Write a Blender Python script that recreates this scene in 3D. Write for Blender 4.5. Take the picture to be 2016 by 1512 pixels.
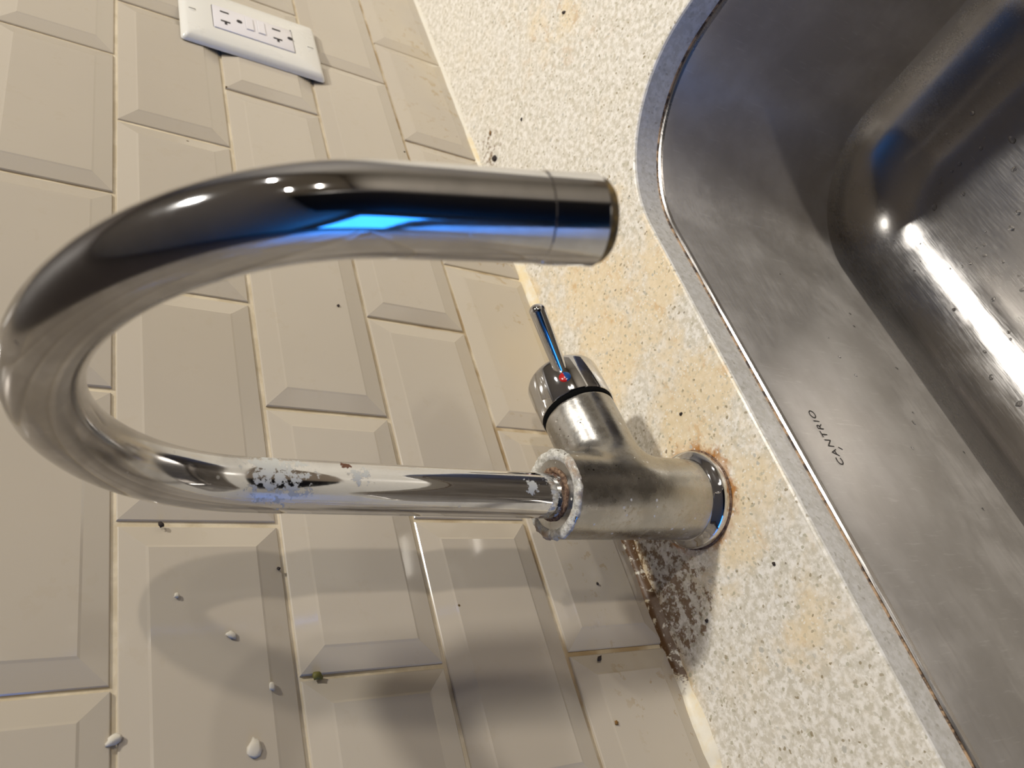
import bpy, bmesh, math, random
import numpy as np
from mathutils import Vector, Matrix, noise as mnoise

for _o in list(bpy.data.objects):
    bpy.data.objects.remove(_o, do_unlink=True)
S = bpy.context.scene
COL = S.collection

# ------------------------------------------------------------------ camera
cam_d = bpy.data.cameras.new('camera')
cam_d.sensor_fit = 'HORIZONTAL'
cam_d.sensor_width = 36.0
cam_d.lens = 1626.16 / 2016 * 36.0
cam_d.clip_start = 0.01
cam_d.dof.use_dof = True
cam_d.dof.focus_distance = 0.43
cam_d.dof.aperture_fstop = 15.0
cam = bpy.data.objects.new('camera', cam_d)
COL.objects.link(cam)
RX = Vector((-0.26894329, -0.47993862, -0.83506193))
RY = Vector((-0.78064345, 0.61645100, -0.10287839))
RZ = Vector((0.56415008, 0.62421718, -0.54045130))
CP = Vector((-0.59910155, -0.36431066, 0.36377812))
mt = Matrix((RX, -RY, -RZ)).transposed().to_4x4()
mt.translation = CP
cam.matrix_world = mt
S.camera = cam

# ------------------------------------------------------------------ world, lamps, exposure
W = bpy.data.worlds.new('world')
S.world = W
W.use_nodes = True
W.node_tree.nodes['Background'].inputs[0].default_value = (0.9, 0.93, 1.0, 1)
W.node_tree.nodes['Background'].inputs[1].default_value = 0.05
S.view_settings.view_transform = 'Standard'
S.view_settings.look = 'None'
S.view_settings.gamma = 1.0
S.view_settings.use_curve_mapping = False
S.view_settings.exposure = 0.0

CEIL = 1.75
WARM = (1.0, 0.965, 0.90)
LAMPS = [  # position on the ceiling, watts, radius
    ((0.49, -0.88), 32.0, 0.07),
    ((1.30, -1.90), 20.0, 0.07),
    ((0.00, -2.90), 42.0, 0.06),
    ((-0.11, -2.10), 4.0, 0.06),
]
for i, ((lx, ly), watt, rad) in enumerate(LAMPS):
    ld = bpy.data.lights.new('ceiling_lamp', 'AREA')
    ld.shape = 'DISK'
    ld.size = rad * 2
    ld.energy = watt
    ld.color = (1.0, 0.91, 0.80) if i == 2 else WARM
    lo = bpy.data.objects.new('ceiling_lamp', ld)
    lo.location = (lx, ly, CEIL - 0.006)
    COL.objects.link(lo)

# ------------------------------------------------------------------ helpers
def link(name, me, mat=None, parent=None, smooth=False):
    if mat is not None and len(me.materials) == 0:
        me.materials.append(mat)
    if smooth:
        me.polygons.foreach_set('use_smooth', [True] * len(me.polygons))
    o = bpy.data.objects.new(name, me)
    COL.objects.link(o)
    if parent is not None:
        o.parent = parent
        o.matrix_parent_inverse = Matrix.Translation(-parent_loc(parent))
    return o

def parent_loc(p):
    # parts stay at the world origin in world space, only things carry a location
    return p.location.copy() if p.parent is None else Vector((0, 0, 0))

def empty(name, loc, label=None, cat=None, group=None):
    o = bpy.data.objects.new(name, None)
    o.empty_display_size = 0.02
    o.location = loc
    COL.objects.link(o)
    tag(o, label, cat, group)
    return o

def tag(o, label=None, cat=None, group=None, kind=None):
    if label: o['label'] = label
    if cat: o['category'] = cat
    if group: o['group'] = group
    if kind: o['kind'] = kind
    return o

def mesh_py(name, verts, faces):
    me = bpy.data.meshes.new(name)
    me.from_pydata([tuple(map(float, v)) for v in verts], [], faces)
    me.update()
    return me

def bm_mesh(name, bm):
    bmesh.ops.recalc_face_normals(bm, faces=bm.faces)
    me = bpy.data.meshes.new(name)
    bm.to_mesh(me)
    bm.free()
    return me

def box_bm(lo, hi, bev=0.0, seg=2):
    bm = bmesh.new()
    r = bmesh.ops.create_cube(bm, size=1.0)
    for v in bm.verts:
        v.co = Vector([lo[k] + (v.co[k] + 0.5) * (hi[k] - lo[k]) for k in range(3)])
    if bev:
        bmesh.ops.bevel(bm, geom=list(bm.edges), offset=bev, segments=seg, affect='EDGES', profile=0.5)
    return bm

def frame(axis):
    a = Vector(axis).normalized()
    h = Vector((0, 0, 1)) if abs(a.z) < 0.9 else Vector((1, 0, 0))
    u = a.cross(h).normalized()
    return a, u, a.cross(u).normalized()

def lathe(name, prof, origin, axis=(0, 0, 1), seg=64, caps=True):
    """prof = list of (radius, distance along axis)"""
    a, u, v = frame(axis)
    o = Vector(origin)
    vs, fs = [], []
    for (r, h) in prof:
        for k in range(seg):
            t = 2 * math.pi * k / seg
            vs.append(o + a * h + (u * math.cos(t) + v * math.sin(t)) * r)
    for i in range(len(prof) - 1):
        for k in range(seg):
            k2 = (k + 1) % seg
            fs.append((i * seg + k, i * seg + k2, (i + 1) * seg + k2, (i + 1) * seg + k))
    if caps:
        fs.append(tuple(range(seg)))
        n = (len(prof) - 1) * seg
        fs.append(tuple(n + k for k in reversed(range(seg))))
    bm = bmesh.new()
    bv = [bm.verts.new(p) for p in vs]
    for f in fs:
        bm.faces.new([bv[i] for i in f])
    return bm_mesh(name, bm)

def sweep(name, pts, radii, seg=40, caps=True):
    pts = [Vector(p) for p in pts]
    n = len(pts)
    tang = []
    for i in range(n):
        t = pts[min(i + 1, n - 1)] - pts[max(i - 1, 0)]
        tang.append(t.normalized())
    _, u, v = frame(tang[0])
    vs, fs = [], []
    for i in range(n):
        t = tang[i]
        u = (u - t * u.dot(t)).normalized()
        w = t.cross(u)
        for k in range(seg):
            an = 2 * math.pi * k / seg
            vs.append(pts[i] + (u * math.cos(an) + w * math.sin(an)) * radii[i])
    for i in range(n - 1):
        for k in range(seg):
            k2 = (k + 1) % seg
            fs.append((i * seg + k, i * seg + k2, (i + 1) * seg + k2, (i + 1) * seg + k))
    if caps:
        fs.append(tuple(range(seg)))
        fs.append(tuple((n - 1) * seg + k for k in reversed(range(seg))))
    bm = bmesh.new()
    bv = [bm.verts.new(p) for p in vs]
    for f in fs:
        bm.faces.new([bv[i] for i in f])
    return bm_mesh(name, bm)

def autosmooth(o, deg=35):
    me = o.data
    bm = bmesh.new()
    bm.from_mesh(me)
    for f in bm.faces: f.smooth = True
    for e in bm.edges:
        if len(e.link_faces) == 2 and e.calc_face_angle(0) > math.radians(deg):
            e.smooth = False
    bm.to_mesh(me)
    bm.free()
    return o

# ------------------------------------------------------------------ node helper
class NT:
    def __init__(s, name):
        s.m = bpy.data.materials.new(name)
        s.m.use_nodes = True
        s.t = s.m.node_tree
        s.b = s.t.nodes['Principled BSDF']
    def n(s, typ, ins=None, **kw):
        nd = s.t.nodes.new(typ)
        for k, v in kw.items():
            setattr(nd, k, v)
        for k, v in (ins or {}).items():
            s.set(nd.inputs[k], v)
        return nd
    def set(s, sock, v):
        if isinstance(v, bpy.types.NodeSocket):
            s.t.links.new(v, sock)
        elif isinstance(v, (tuple, list)) and len(v) == 3 and sock.type == 'RGBA':
            sock.default_value = (*v, 1)
        else:
            sock.default_value = v
    def p(s, **kw):
        for k, v in kw.items():
            s.set(s.b.inputs[k.replace('_', ' ')], v)
    def pos(s):
        return s.n('ShaderNodeNewGeometry').outputs['Position']
    def objc(s):
        return s.n('ShaderNodeTexCoord').outputs['Object']
    def mapv(s, vec, scale=(1, 1, 1), loc=(0, 0, 0), rot=(0, 0, 0)):
        return s.n('ShaderNodeMapping', {'Vector': vec, 'Scale': scale, 'Location': loc, 'Rotation': rot}).outputs[0]
    def noise(s, vec, scale, detail=3, rough=0.5, out=0):
        return s.n('ShaderNodeTexNoise', {'Vector': vec, 'Scale': scale, 'Detail': detail, 'Roughness': rough}).outputs[out]
    def vor(s, vec, scale, rnd=1.0):
        nd = s.n('ShaderNodeTexVoronoi', {'Vector': vec, 'Scale': scale, 'Randomness': rnd})
        return nd.outputs['Distance'], nd.outputs['Color']
    def rng(s, v, a, b, c=0.0, d=1.0, smooth=True):
        return s.n('ShaderNodeMapRange', {'Value': v, 'From Min': a, 'From Max': b, 'To Min': c, 'To Max': d},
                   interpolation_type='SMOOTHSTEP' if smooth else 'LINEAR').outputs[0]
    def math(s, op, a, b=0.0, clamp=False):
        nd = s.n('ShaderNodeMath', operation=op, use_clamp=clamp)
        s.set(nd.inputs[0], a); s.set(nd.inputs[1], b)
        return nd.outputs[0]
    def mix(s, f, a, b, mode='MIX'):
        nd = s.n('ShaderNodeMix', data_type='RGBA', blend_type=mode)
        s.set(nd.inputs[0], f)
        s.set(nd.inputs[6], a if not isinstance(a, tuple) else (*a, 1))
        s.set(nd.inputs[7], b if not isinstance(b, tuple) else (*b, 1))
        return nd.outputs[2]
    def sep(s, v):
        return s.n('ShaderNodeSeparateXYZ', {0: v}).outputs
    def sepc(s, v):
        return s.n('ShaderNodeSeparateColor', {0: v}).outputs
    def bump(s, h, strength=0.3, dist=0.001):
        nd = s.n('ShaderNodeBump', {'Height': h, 'Strength': strength, 'Distance': dist})
        s.t.links.new(nd.outputs[0], s.b.inputs['Normal'])
        return nd.outputs[0]
    def near(s, pos, c, r0, r1):
        """1 inside r0 of point c, 0 beyond r1"""
        d = s.n('ShaderNodeVectorMath', {0: pos, 1: c}, operation='DISTANCE').outputs['Value']
        return s.rng(d, r0, r1, 1.0, 0.0)

def plain(name, col, rough=0.5, metal=0.0, **kw):
    t = NT(name)
    t.p(Base_Color=col, Roughness=rough, Metallic=metal, **kw)
    nz = t.noise(t.objc(), 60, 3)
    t.p(Roughness=t.rng(nz, 0.3, 0.7, max(rough - 0.01, 0.0), rough + 0.01))
    return t.m

# ------------------------------------------------------------------ materials
def mat_tile():
    t = NT('glazed_tile')
    P = t.pos()
    info = t.n('ShaderNodeObjectInfo').outputs['Random']
    base = t.mix(info, (0.490, 0.430, 0.345), (0.520, 0.460, 0.372))
    big = t.noise(P, 9, 3)
    base = t.mix(t.rng(big, 0.35, 0.7, 0, 0.35), base, (0.54, 0.475, 0.375))
    # yellow-brown splashes, and a yellowish glow put into the colour low down
    z = t.sep(P)[2]
    low = t.rng(z, 0.09, 0.0, 0, 1)
    sp = t.noise(P, 130, 4, 0.6)
    reg = t.noise(P, 18, 2)
    f = t.math('MULTIPLY', t.rng(sp, 0.585, 0.64), t.math('MULTIPLY', t.rng(reg, 0.42, 0.60), t.math('ADD', low, 0.10)))
    base = t.mix(t.math('MULTIPLY', f, 0.55), base, (0.36, 0.24, 0.09))
    base = t.mix(t.math('MULTIPLY', low, t.rng(t.noise(P, 11, 2), 0.4, 0.75, 0, 0.35)), base, (0.66, 0.54, 0.33))
    d, c = t.vor(P, 85)
    cr = t.sepc(c)
    spk = t.math('MULTIPLY', t.rng(d, 0.10, 0.07), t.math('GREATER_THAN', cr[0], 0.955))
    base = t.mix(spk, base, (0.10, 0.06, 0.02))
    d2, c2 = t.vor(P, 60)
    fl = t.math('MULTIPLY', t.rng(d2, 0.07, 0.05), t.math('GREATER_THAN', t.sepc(c2)[1], 0.95))
    base = t.mix(fl, base, (0.82, 0.78, 0.70))
    t.p(Base_Color=base, Roughness=0.13)
    t.p(IOR=1.5, Coat_Weight=0.2, Coat_Roughness=0.08)
    t.bump(t.noise(P, 14, 2), 0.25, 0.002)
    return t.m

def mat_grout():
    t = NT('grout')
    P = t.pos()
    a = t.noise(P, 60, 4)
    c = t.mix(t.rng(a, 0.4, 0.62), (0.58, 0.49, 0.34), (0.70, 0.61, 0.45))
    st = t.noise(P, 26, 3)
    c = t.mix(t.rng(st, 0.60, 0.72, 0, 0.7), c, (0.30, 0.21, 0.09))
    zl = t.rng(t.sep(P)[2], 0.20, 0.06, 0, 0.75)
    c = t.mix(t.math('MULTIPLY', zl, t.rng(st, 0.42, 0.58)), c, (0.34, 0.22, 0.09))
    t.p(Base_Color=c, Roughness=0.8)
    t.bump(t.noise(P, 500, 3), 0.3, 0.0008)
    return t.m

STAIN = [((-0.26, -0.085, 0), 0.02, 0.13, 0.8), ((-0.36, -0.10, 0), 0.01, 0.09, 0.85),
         ((-0.44, -0.095, 0), 0.01, 0.075, 0.6), ((-0.21, -0.035, 0), 0.0, 0.08, 0.6),
         ((-0.30, -0.018, 0), 0.0, 0.07, 0.7), ((-0.50, -0.09, 0), 0.0, 0.06, 0.45),
         ((0.02, -0.17, 0), 0.0, 0.13, 0.28)]

def mat_quartz():
    t = NT('quartz_counter')
    P = t.pos()
    nz = t.noise(P, 210, 5, 0.65)
    base = t.mix(t.rng(nz, 0.38, 0.64), (0.62, 0.575, 0.475), (0.88, 0.84, 0.765))
    big = t.noise(P, 30, 4, 0.6)
    base = t.mix(t.rng(big, 0.45, 0.72, 0, 0.25), base, (0.88, 0.85, 0.80))
    # pale opaque chips
    wob = t.n('ShaderNodeVectorMath', {0: P, 1: t.n('ShaderNodeVectorMath', {0: t.noise(P, 240, 2, out=1), 1: (0.004, 0.004, 0.004)}, operation='MULTIPLY').outputs[0]}, operation='ADD').outputs[0]
    d, c = t.vor(wob, 230)
    cr = t.sepc(c)
    chip = t.math('MULTIPLY', t.rng(d, 0.34, 0.28), t.math('GREATER_THAN', cr[0], 0.72))
    base = t.mix(t.math('MULTIPLY', chip, 0.75), base, (0.86, 0.83, 0.77))
    # stains (fine detail, regional)
    mask = None
    for (p, r0, r1, w) in STAIN:
        g = t.math('MULTIPLY', t.near(P, p, r0, r1), w)
        mask = g if mask is None else t.math('MAXIMUM', mask, g)
    warp = t.n('ShaderNodeVectorMath', {0: P, 1: t.n('ShaderNodeVectorMath', {0: t.noise(P, 25, 3, out=1), 1: (0.03, 0.03, 0.03)}, operation='MULTIPLY').outputs[0]}, operation='ADD').outputs[0]
    s1 = t.noise(warp, 24, 6, 0.62)
    st = t.rng(t.math('ADD', s1, t.math('MULTIPLY', mask, 0.27)), 0.53, 0.78, 0, 1)
    st = t.math('MULTIPLY', st, t.rng(mask, 0.0, 0.35, 0.25, 1.0))
    edge = t.sep(P)
    vert = t.rng(edge[2], -0.0012, -0.0004, 0.0, 1.0)        # the sawn edge is clean
    st = t.math('MULTIPLY', st, vert)
    base = t.mix(t.math('MULTIPLY', st, 0.72), base, (0.82, 0.655, 0.40))
    s2 = t.noise(warp, 70, 5, 0.7)
    st2 = t.math('MULTIPLY', t.rng(s2, 0.56, 0.68, 0, 0.55), t.math('MULTIPLY', st, 1.0))
    base = t.mix(st2, base, (0.62, 0.38, 0.15))
    # brown patch towards the far right and yellow line along the wall
    fr = t.math('MULTIPLY', t.near(P, (0.03, -0.18, 0), 0.0, 0.16), t.rng(s2, 0.52, 0.66, 0, 0.6))
    base = t.mix(t.math('MULTIPLY', fr, vert), base, (0.55, 0.36, 0.18))
    jl = t.math('MULTIPLY', t.rng(edge[1], -0.016, -0.002, 0, 1), t.rng(edge[0], 0.02, -0.12, 0, 1))
    base = t.mix(t.math('MULTIPLY', jl, t.rng(s1, 0.38, 0.6, 0, 0.85)), base, (0.74, 0.52, 0.22))
    # dark grime behind the tap
    gm = t.math('MAXIMUM', t.near(P, (-0.445, -0.018, 0), 0.005, 0.05), t.near(P, (-0.40, -0.015, 0), 0.005, 0.045))
    gm = t.math('MAXIMUM', gm, t.math('MULTIPLY', t.near(P, (-0.01, -0.018, 0), 0.0, 0.035), 0.6))
    g2 = t.noise(P, 160, 4, 0.65)
    gl = t.rng(t.math('ADD', g2, t.math('MULTIPLY', gm, 0.16)), 0.58, 0.68, 0, 1)
    base = t.mix(t.math('MULTIPLY', gl, t.rng(gm, 0.05, 0.4, 0, 0.85)), base, (0.16, 0.075, 0.02))
    # rust halo round the tap foot
    dd = t.n('ShaderNodeVectorMath', {0: P, 1: (-0.4045, -0.067, 0)}, operation='DISTANCE').outputs['Value']
    ring = t.math('MULTIPLY', t.rng(dd, 0.0275, 0.029, 0, 1), t.rng(t.math('ADD', dd, t.rng(s2, 0.3, 0.7, 0.004, -0.004)), 0.0295, 0.036, 1, 0))
    base = t.mix(t.math('MULTIPLY', ring, t.rng(t.noise(P, 45, 3), 0.35, 0.6, 0.25, 0.95)), base, (0.42, 0.17, 0.03))
    # grey green and brown aggregate
    for sc, thr, dd0, colr, w in ((360, 0.62, 0.34, (0.56, 0.51, 0.38), 0.60), (520, 0.68, 0.34, (0.93, 0.90, 0.84), 0.7), (290, 0.78, 0.30, (0.44, 0.41, 0.30), 0.85), (190, 0.86, 0.24, (0.48, 0.465, 0.41), 0.85),
                                  (340, 0.88, 0.30, (0.28, 0.22, 0.12), 0.85), (170, 0.955, 0.15, (0.12, 0.08, 0.04), 0.9)):
        off = t.n('ShaderNodeVectorMath', {0: wob, 1: (sc * 0.01, 0.3, 0.0)}, operation='ADD').outputs[0]
        d, c = t.vor(off, sc)
        cr = t.sepc(c)
        k = t.math('MULTIPLY', t.rng(d, dd0 + 0.05, dd0 - 0.03), t.math('GREATER_THAN', cr[0], thr))
        k = t.math('MULTIPLY', k, t.rng(cr[1], 0, 1, 0.45, 1.0))
        base = t.mix(t.math('MULTIPLY', k, w), base, colr)
    # sawn edge face tinted grey-white
    hx = t.rng(edge[2], -0.0016, -0.0002, 1, 0)
    base = t.mix(t.math('MULTIPLY', hx, 0.45), base, (0.70, 0.69, 0.66))
    t.p(Base_Color=base, Roughness=t.rng(st, 0, 1, 0.22, 0.4), IOR=1.5)
    t.bump(t.noise(P, 400, 3), 0.08, 0.0006)
    return t.m

def mat_steel():
    t = NT('brushed_steel')
    P = t.pos()
    xyz = t.sep(P)
    # brushing runs along the length of the bowl
    m1 = t.mapv(P, (60, 1100, 1100))
    br = t.noise(m1, 1.0, 4, 0.6)
    m2 = t.mapv(P, (500, 500, 60), rot=(0.4, 0.2, 0.5))
    sc = t.noise(m2, 1.0, 3, 0.6)
    blot = t.noise(P, 22, 4, 0.6)
    # water marks on the wall
    col = t.mix(t.rng(blot, 0.35, 0.7, 0, 1), (0.44, 0.41, 0.375), (0.54, 0.51, 0.475))
    col = t.mix(t.rng(sc, 0.58, 0.75, 0, 0.30), col, (0.72, 0.70, 0.66))
    rg = t.rng(br, 0.3, 0.7, 0.28, 0.38)
    rg = t.math('ADD', rg, t.rng(blot, 0.4, 0.7, 0.0, 0.07))
    tv = t.n('ShaderNodeCombineXYZ', {0: 0.0, 1: 0.35, 2: 1.0}).outputs[0]
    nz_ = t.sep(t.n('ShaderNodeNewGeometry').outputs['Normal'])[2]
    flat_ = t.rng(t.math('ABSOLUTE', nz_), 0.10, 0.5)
    dulling = t.math('MAXIMUM', t.rng(t.math('ABSOLUTE', nz_), 0.14, 0.26, 1, 0), t.rng(t.math('ABSOLUTE', nz_), 0.985, 0.999, 0, 0.32))
    col = t.mix(dulling, (0.50, 0.48, 0.46), col)
    t.p(Base_Color=col, Metallic=t.rng(dulling, 0, 1, 0.95, 0.45, smooth=False), Roughness=t.math('SUBTRACT', rg, t.math('MULTIPLY', flat_, 0.13)),
        Anisotropic=t.math('SUBTRACT', 0.8, t.math('MULTIPLY', flat_, 0.7)), Tangent=tv, IOR=1.4)
    t.bump(t.math('ADD', br, t.math('MULTIPLY', sc, 0.3)), 0.06, 0.0004)
    return t.m

def mat_chrome(name='chrome', lime=None, rust=None, dirt=0.0):
    t = NT(name)
    P = t.pos()
    col = (0.66, 0.66, 0.67)
    n1 = t.noise(P, 45, 4, 0.6)
    rough = t.rng(n1, 0.4, 0.75, 0.035, 0.12)
    metal = 1.0
    cc = t.mix(t.rng(n1, 0.45, 0.8, 0, 1), col, (0.50, 0.50, 0.51))
    if lime:
        mask = None
        for (p, r0, r1) in lime:
            g = t.near(P, p, r0, r1)
            mask = g if mask is None else t.math('MAXIMUM', mask, g)
        n2 = t.noise(P, 260, 5, 0.7)
        lm = t.rng(t.math('ADD', n2, t.math('MULTIPLY', mask, 0.22)), 0.60, 0.70)
        lm = t.math('MULTIPLY', lm, t.rng(mask, 0, 0.3))
        cc = t.mix(t.math('MULTIPLY', lm, 0.8), cc, (0.52, 0.53, 0.50))
        metal = t.rng(lm, 0, 1, 1.0, 0.0)
        rough = t.math('ADD', rough, t.math('MULTIPLY', lm, 0.6))
    if rust:
        mask = None
        for (p, r0, r1) in rust:
            g = t.near(P, p, r0, r1)
            mask = g if mask is None else t.math('MAXIMUM', mask, g)
        rr = t.rng(t.math('ADD', t.noise(P, 400, 3), t.math('MULTIPLY', mask, 0.4)), 0.66, 0.78)
        rr = t.math('MULTIPLY', rr, t.rng(mask, 0, 0.3))
        cc = t.mix(rr, cc, (0.12, 0.045, 0.02))
        metal = t.math('MULTIPLY', metal, t.rng(rr, 0, 1, 1, 0))
        rough = t.math('ADD', rough, t.math('MULTIPLY', rr, 0.6))
    # dried drops
    d, c = t.vor(P, 190)
    dr = t.math('MULTIPLY', t.rng(d, 0.22, 0.12), t.math('GREATER_THAN', t.sepc(c)[0], 0.93))
    rough = t.math('ADD', rough, t.math('MULTIPLY', dr, 0.25))
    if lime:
        dulling = t.math('MULTIPLY', t.near(P, (-0.425, -0.150, 0.335), 0.045, 0.115), t.rng(n1, 0.3, 0.6, 0.65, 1.0))  # chrome darker and rougher around the top of the arch
        cc = t.mix(t.math('MULTIPLY', dulling, 0.75), cc, (0.27, 0.25, 0.23))
        rough = t.math('ADD', rough, t.math('MULTIPLY', dulling, 0.10))
    t.p(Base_Color=cc, Metallic=metal, Roughness=rough)
    t.bump(n1, 0.02, 0.001)
    return t.m

def mat_satin():
    t = NT('worn_satin_metal')
    P = t.pos()
    n1 = t.noise(P, 55, 5, 0.65)
    n2 = t.noise(P, 330, 4, 0.65)
    col = t.mix(t.rng(n1, 0.35, 0.7), (0.36, 0.345, 0.32), (0.52, 0.505, 0.47))
    # dull brown film
    col = t.mix(t.math('MULTIPLY', t.rng(n2, 0.5, 0.7), t.rng(n1, 0.42, 0.6, 0, 0.55)), col, (0.30, 0.24, 0.16))
    # crusty mineral specks
    d, c = t.vor(P, 330)
    cr = t.sepc(c)
    sp = t.math('MULTIPLY', t.rng(d, 0.34, 0.2), t.math('GREATER_THAN', t.math('ADD', cr[0], t.rng(n1, 0.4, 0.7, -0.08, 0.08)), 0.90))
    col = t.mix(t.math('MULTIPLY', sp, 0.8), col, (0.80, 0.78, 0.72))
    d2, c2 = t.vor(P, 260)
    pit = t.math('MULTIPLY', t.rng(d2, 0.16, 0.1), t.math('GREATER_THAN', t.sepc(c2)[0], 0.94))
    col = t.mix(pit, col, (0.05, 0.035, 0.025))
    x = t.sep(P)
    low = t.math('MULTIPLY', t.rng(x[2], 0.045, 0.01), t.rng(n2, 0.45, 0.6, 0, 0.6))
    col = t.mix(low, col, (0.52, 0.47, 0.38))
    metal = t.rng(t.math('MAXIMUM', sp, t.math('MULTIPLY', low, 0.8)), 0, 1, 1.0, 0.1)
    t.p(Base_Color=col, Metallic=metal, Roughness=t.rng(n1, 0.35, 0.7, 0.24, 0.36))
    t.bump(t.math('ADD', n2, t.math('MULTIPLY', sp, 1.5)), 0.12, 0.0005)
    return t.m

def mat_crust():
    t = NT('limescale')
    P = t.pos()
    n1 = t.noise(P, 330, 6, 0.7)
    n2 = t.noise(P, 90, 3)
    col = t.mix(t.rng(n1, 0.35, 0.65), (0.40, 0.38, 0.33), (0.78, 0.76, 0.70))
    col = t.mix(t.rng(n2, 0.55, 0.7, 0, 0.7), col, (0.34, 0.20, 0.10))
    t.p(Base_Color=col, Roughness=0.5, Metallic=0.0)
    t.bump(n1, 0.9, 0.0012)
    return t.m

def mat_rust():
    t = NT('rust')
    P = t.pos()
    n1 = t.noise(P, 500, 5, 0.7)
    col = t.mix(t.rng(n1, 0.35, 0.65), (0.07, 0.03, 0.015), (0.28, 0.18, 0.11))
    t.p(Base_Color=col, Roughness=0.8)
    t.bump(n1, 0.6, 0.001)
    return t.m

def mat_bead():
    t = NT('old_sealant')
    P = t.pos()
    n1 = t.noise(P, 140, 5, 0.7)
    col = t.mix(t.rng(n1, 0.40, 0.58), (0.035, 0.018, 0.010), (0.42, 0.27, 0.15))
    t.p(Base_Color=col, Roughness=0.6)
    t.bump(n1, 0.5, 0.0008)
    return t.m

def mat_caulk():
    t = NT('caulk')
    P = t.pos()
    x = t.sep(P)
    n1 = t.noise(P, 60, 5, 0.65)
    n2 = t.noise(P, 190, 4, 0.65)
    col = t.mix(t.rng(n1, 0.4, 0.65), (0.80, 0.74, 0.60), (0.78, 0.64, 0.38))
    clean = t.rng(x[0], 0.0, 0.06, 0, 0.9)
    col = t.mix(clean, col, (0.72, 0.68, 0.58))
    dk = t.near(P, (-0.43, 0, 0), 0.03, 0.075)
    col = t.mix(t.math('MULTIPLY', t.rng(t.math('ADD', n2, t.math('MULTIPLY', dk, 0.2)), 0.55, 0.66), t.rng(dk, 0, 0.3)), col, (0.12, 0.055, 0.015))
    t.p(Base_Color=col, Roughness=0.45)
    t.bump(n2, 0.3, 0.0008)
    return t.m

M_TILE, M_GROUT, M_QUARTZ, M_STEEL = mat_tile(), mat_grout(), mat_quartz(), mat_steel()
M_CHROME = mat_chrome('chrome')
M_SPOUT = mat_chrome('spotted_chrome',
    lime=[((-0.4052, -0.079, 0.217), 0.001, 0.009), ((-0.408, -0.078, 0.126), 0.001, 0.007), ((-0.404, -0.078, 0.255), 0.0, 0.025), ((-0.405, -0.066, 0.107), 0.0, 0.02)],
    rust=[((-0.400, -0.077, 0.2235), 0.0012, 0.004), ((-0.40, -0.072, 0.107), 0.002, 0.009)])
M_SATIN, M_CRUST, M_RUST, M_BEAD, M_CAULK = mat_satin(), mat_crust(), mat_rust(), mat_bead(), mat_caulk()
M_BLACK = plain('black_rubber', (0.002, 0.002, 0.002), 0.9, Specular_IOR_Level=0.1)
M_RED = plain('red_enamel', (0.45, 0.012, 0.012), 0.2)
M_BLUE = plain('blue_enamel', (0.005, 0.06, 0.22), 0.2)
M_PLASTIC = plain('white_plastic', (0.74, 0.72, 0.66), 0.28)
M_PLASTIC2 = plain('white_receptacle_plastic', (0.76, 0.73, 0.74), 0.25)
M_SLOT = plain('slot_dark', (0.03, 0.025, 0.025), 0.7)
M_SCREW = plain('screw_metal', (0.55, 0.54, 0.52), 0.35, 0.6)
M_PAINT = plain('taupe_wall_paint', (0.40, 0.37, 0.32), 0.8)
M_CEIL = plain('ceiling_paint', (0.42, 0.39, 0.34), 0.85)
M_DARKPANEL = plain('dark_panel', (0.06, 0.045, 0.035), 0.6)
M_DARKBLOCK = plain('dark_block', (0.014, 0.012, 0.013), 0.45)
M_CABINET = plain('base_cabinet', (0.25, 0.23, 0.20), 0.45)
M_FLOOR = plain('floor_tile', (0.20, 0.16, 0.12), 0.4)
M_INK = plain('etched_lettering', (0.035, 0.03, 0.025), 0.6)
M_CRUMB = plain('dark_crumb', (0.03, 0.02, 0.015), 0.8)
M_SEED = plain('brown_crumb', (0.20, 0.10, 0.02), 0.7)
M_OLIVE = plain('olive_crumb', (0.13, 0.12, 0.02), 0.6)
M_WHITE = plain('dried_plaster', (0.62, 0.57, 0.48), 0.6)
def mat_water():
    t = NT('water')
    t.p(Base_Color=(1, 1, 1), Roughness=0.0, IOR=1.33, Transmission_Weight=1.0)
    return t.m
M_WATER = mat_water()
def mat_emit(name, col, st):
    t = NT(name)
    t.p(Base_Color=(0, 0, 0), Roughness=0.6, Emission_Color=col, Emission_Strength=st)
    return t.m
M_PANE = mat_emit('blue_lit_pane', (0.03, 0.27, 1.0), 5.0)

# ------------------------------------------------------------------ setting: room
X0, X1, Y1, ZF = -5.5, 2.4, -4.3, -0.92
TX0, TX1 = -2.4, 1.6      # run of tiles and counter
def wallbox(name, lo, hi, m, kind='structure'):
    o = link(name, bm_mesh(name, box_bm(lo, hi)), m)
    o['kind'] = kind
    return o

GROUT_Y = 0.0
wall_back = wallbox('wall_back', (X0 - 0.1, 0.0, ZF), (X1 + 0.1, 0.12, CEIL), M_GROUT)
wallbox('wall_front', (X0 - 0.1, Y1 - 0.1, ZF), (X1 + 0.1, Y1, CEIL), M_PAINT)
wallbox('wall_right', (X1, Y1, ZF), (X1 + 0.1, 0.0, CEIL), M_PAINT)
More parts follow.
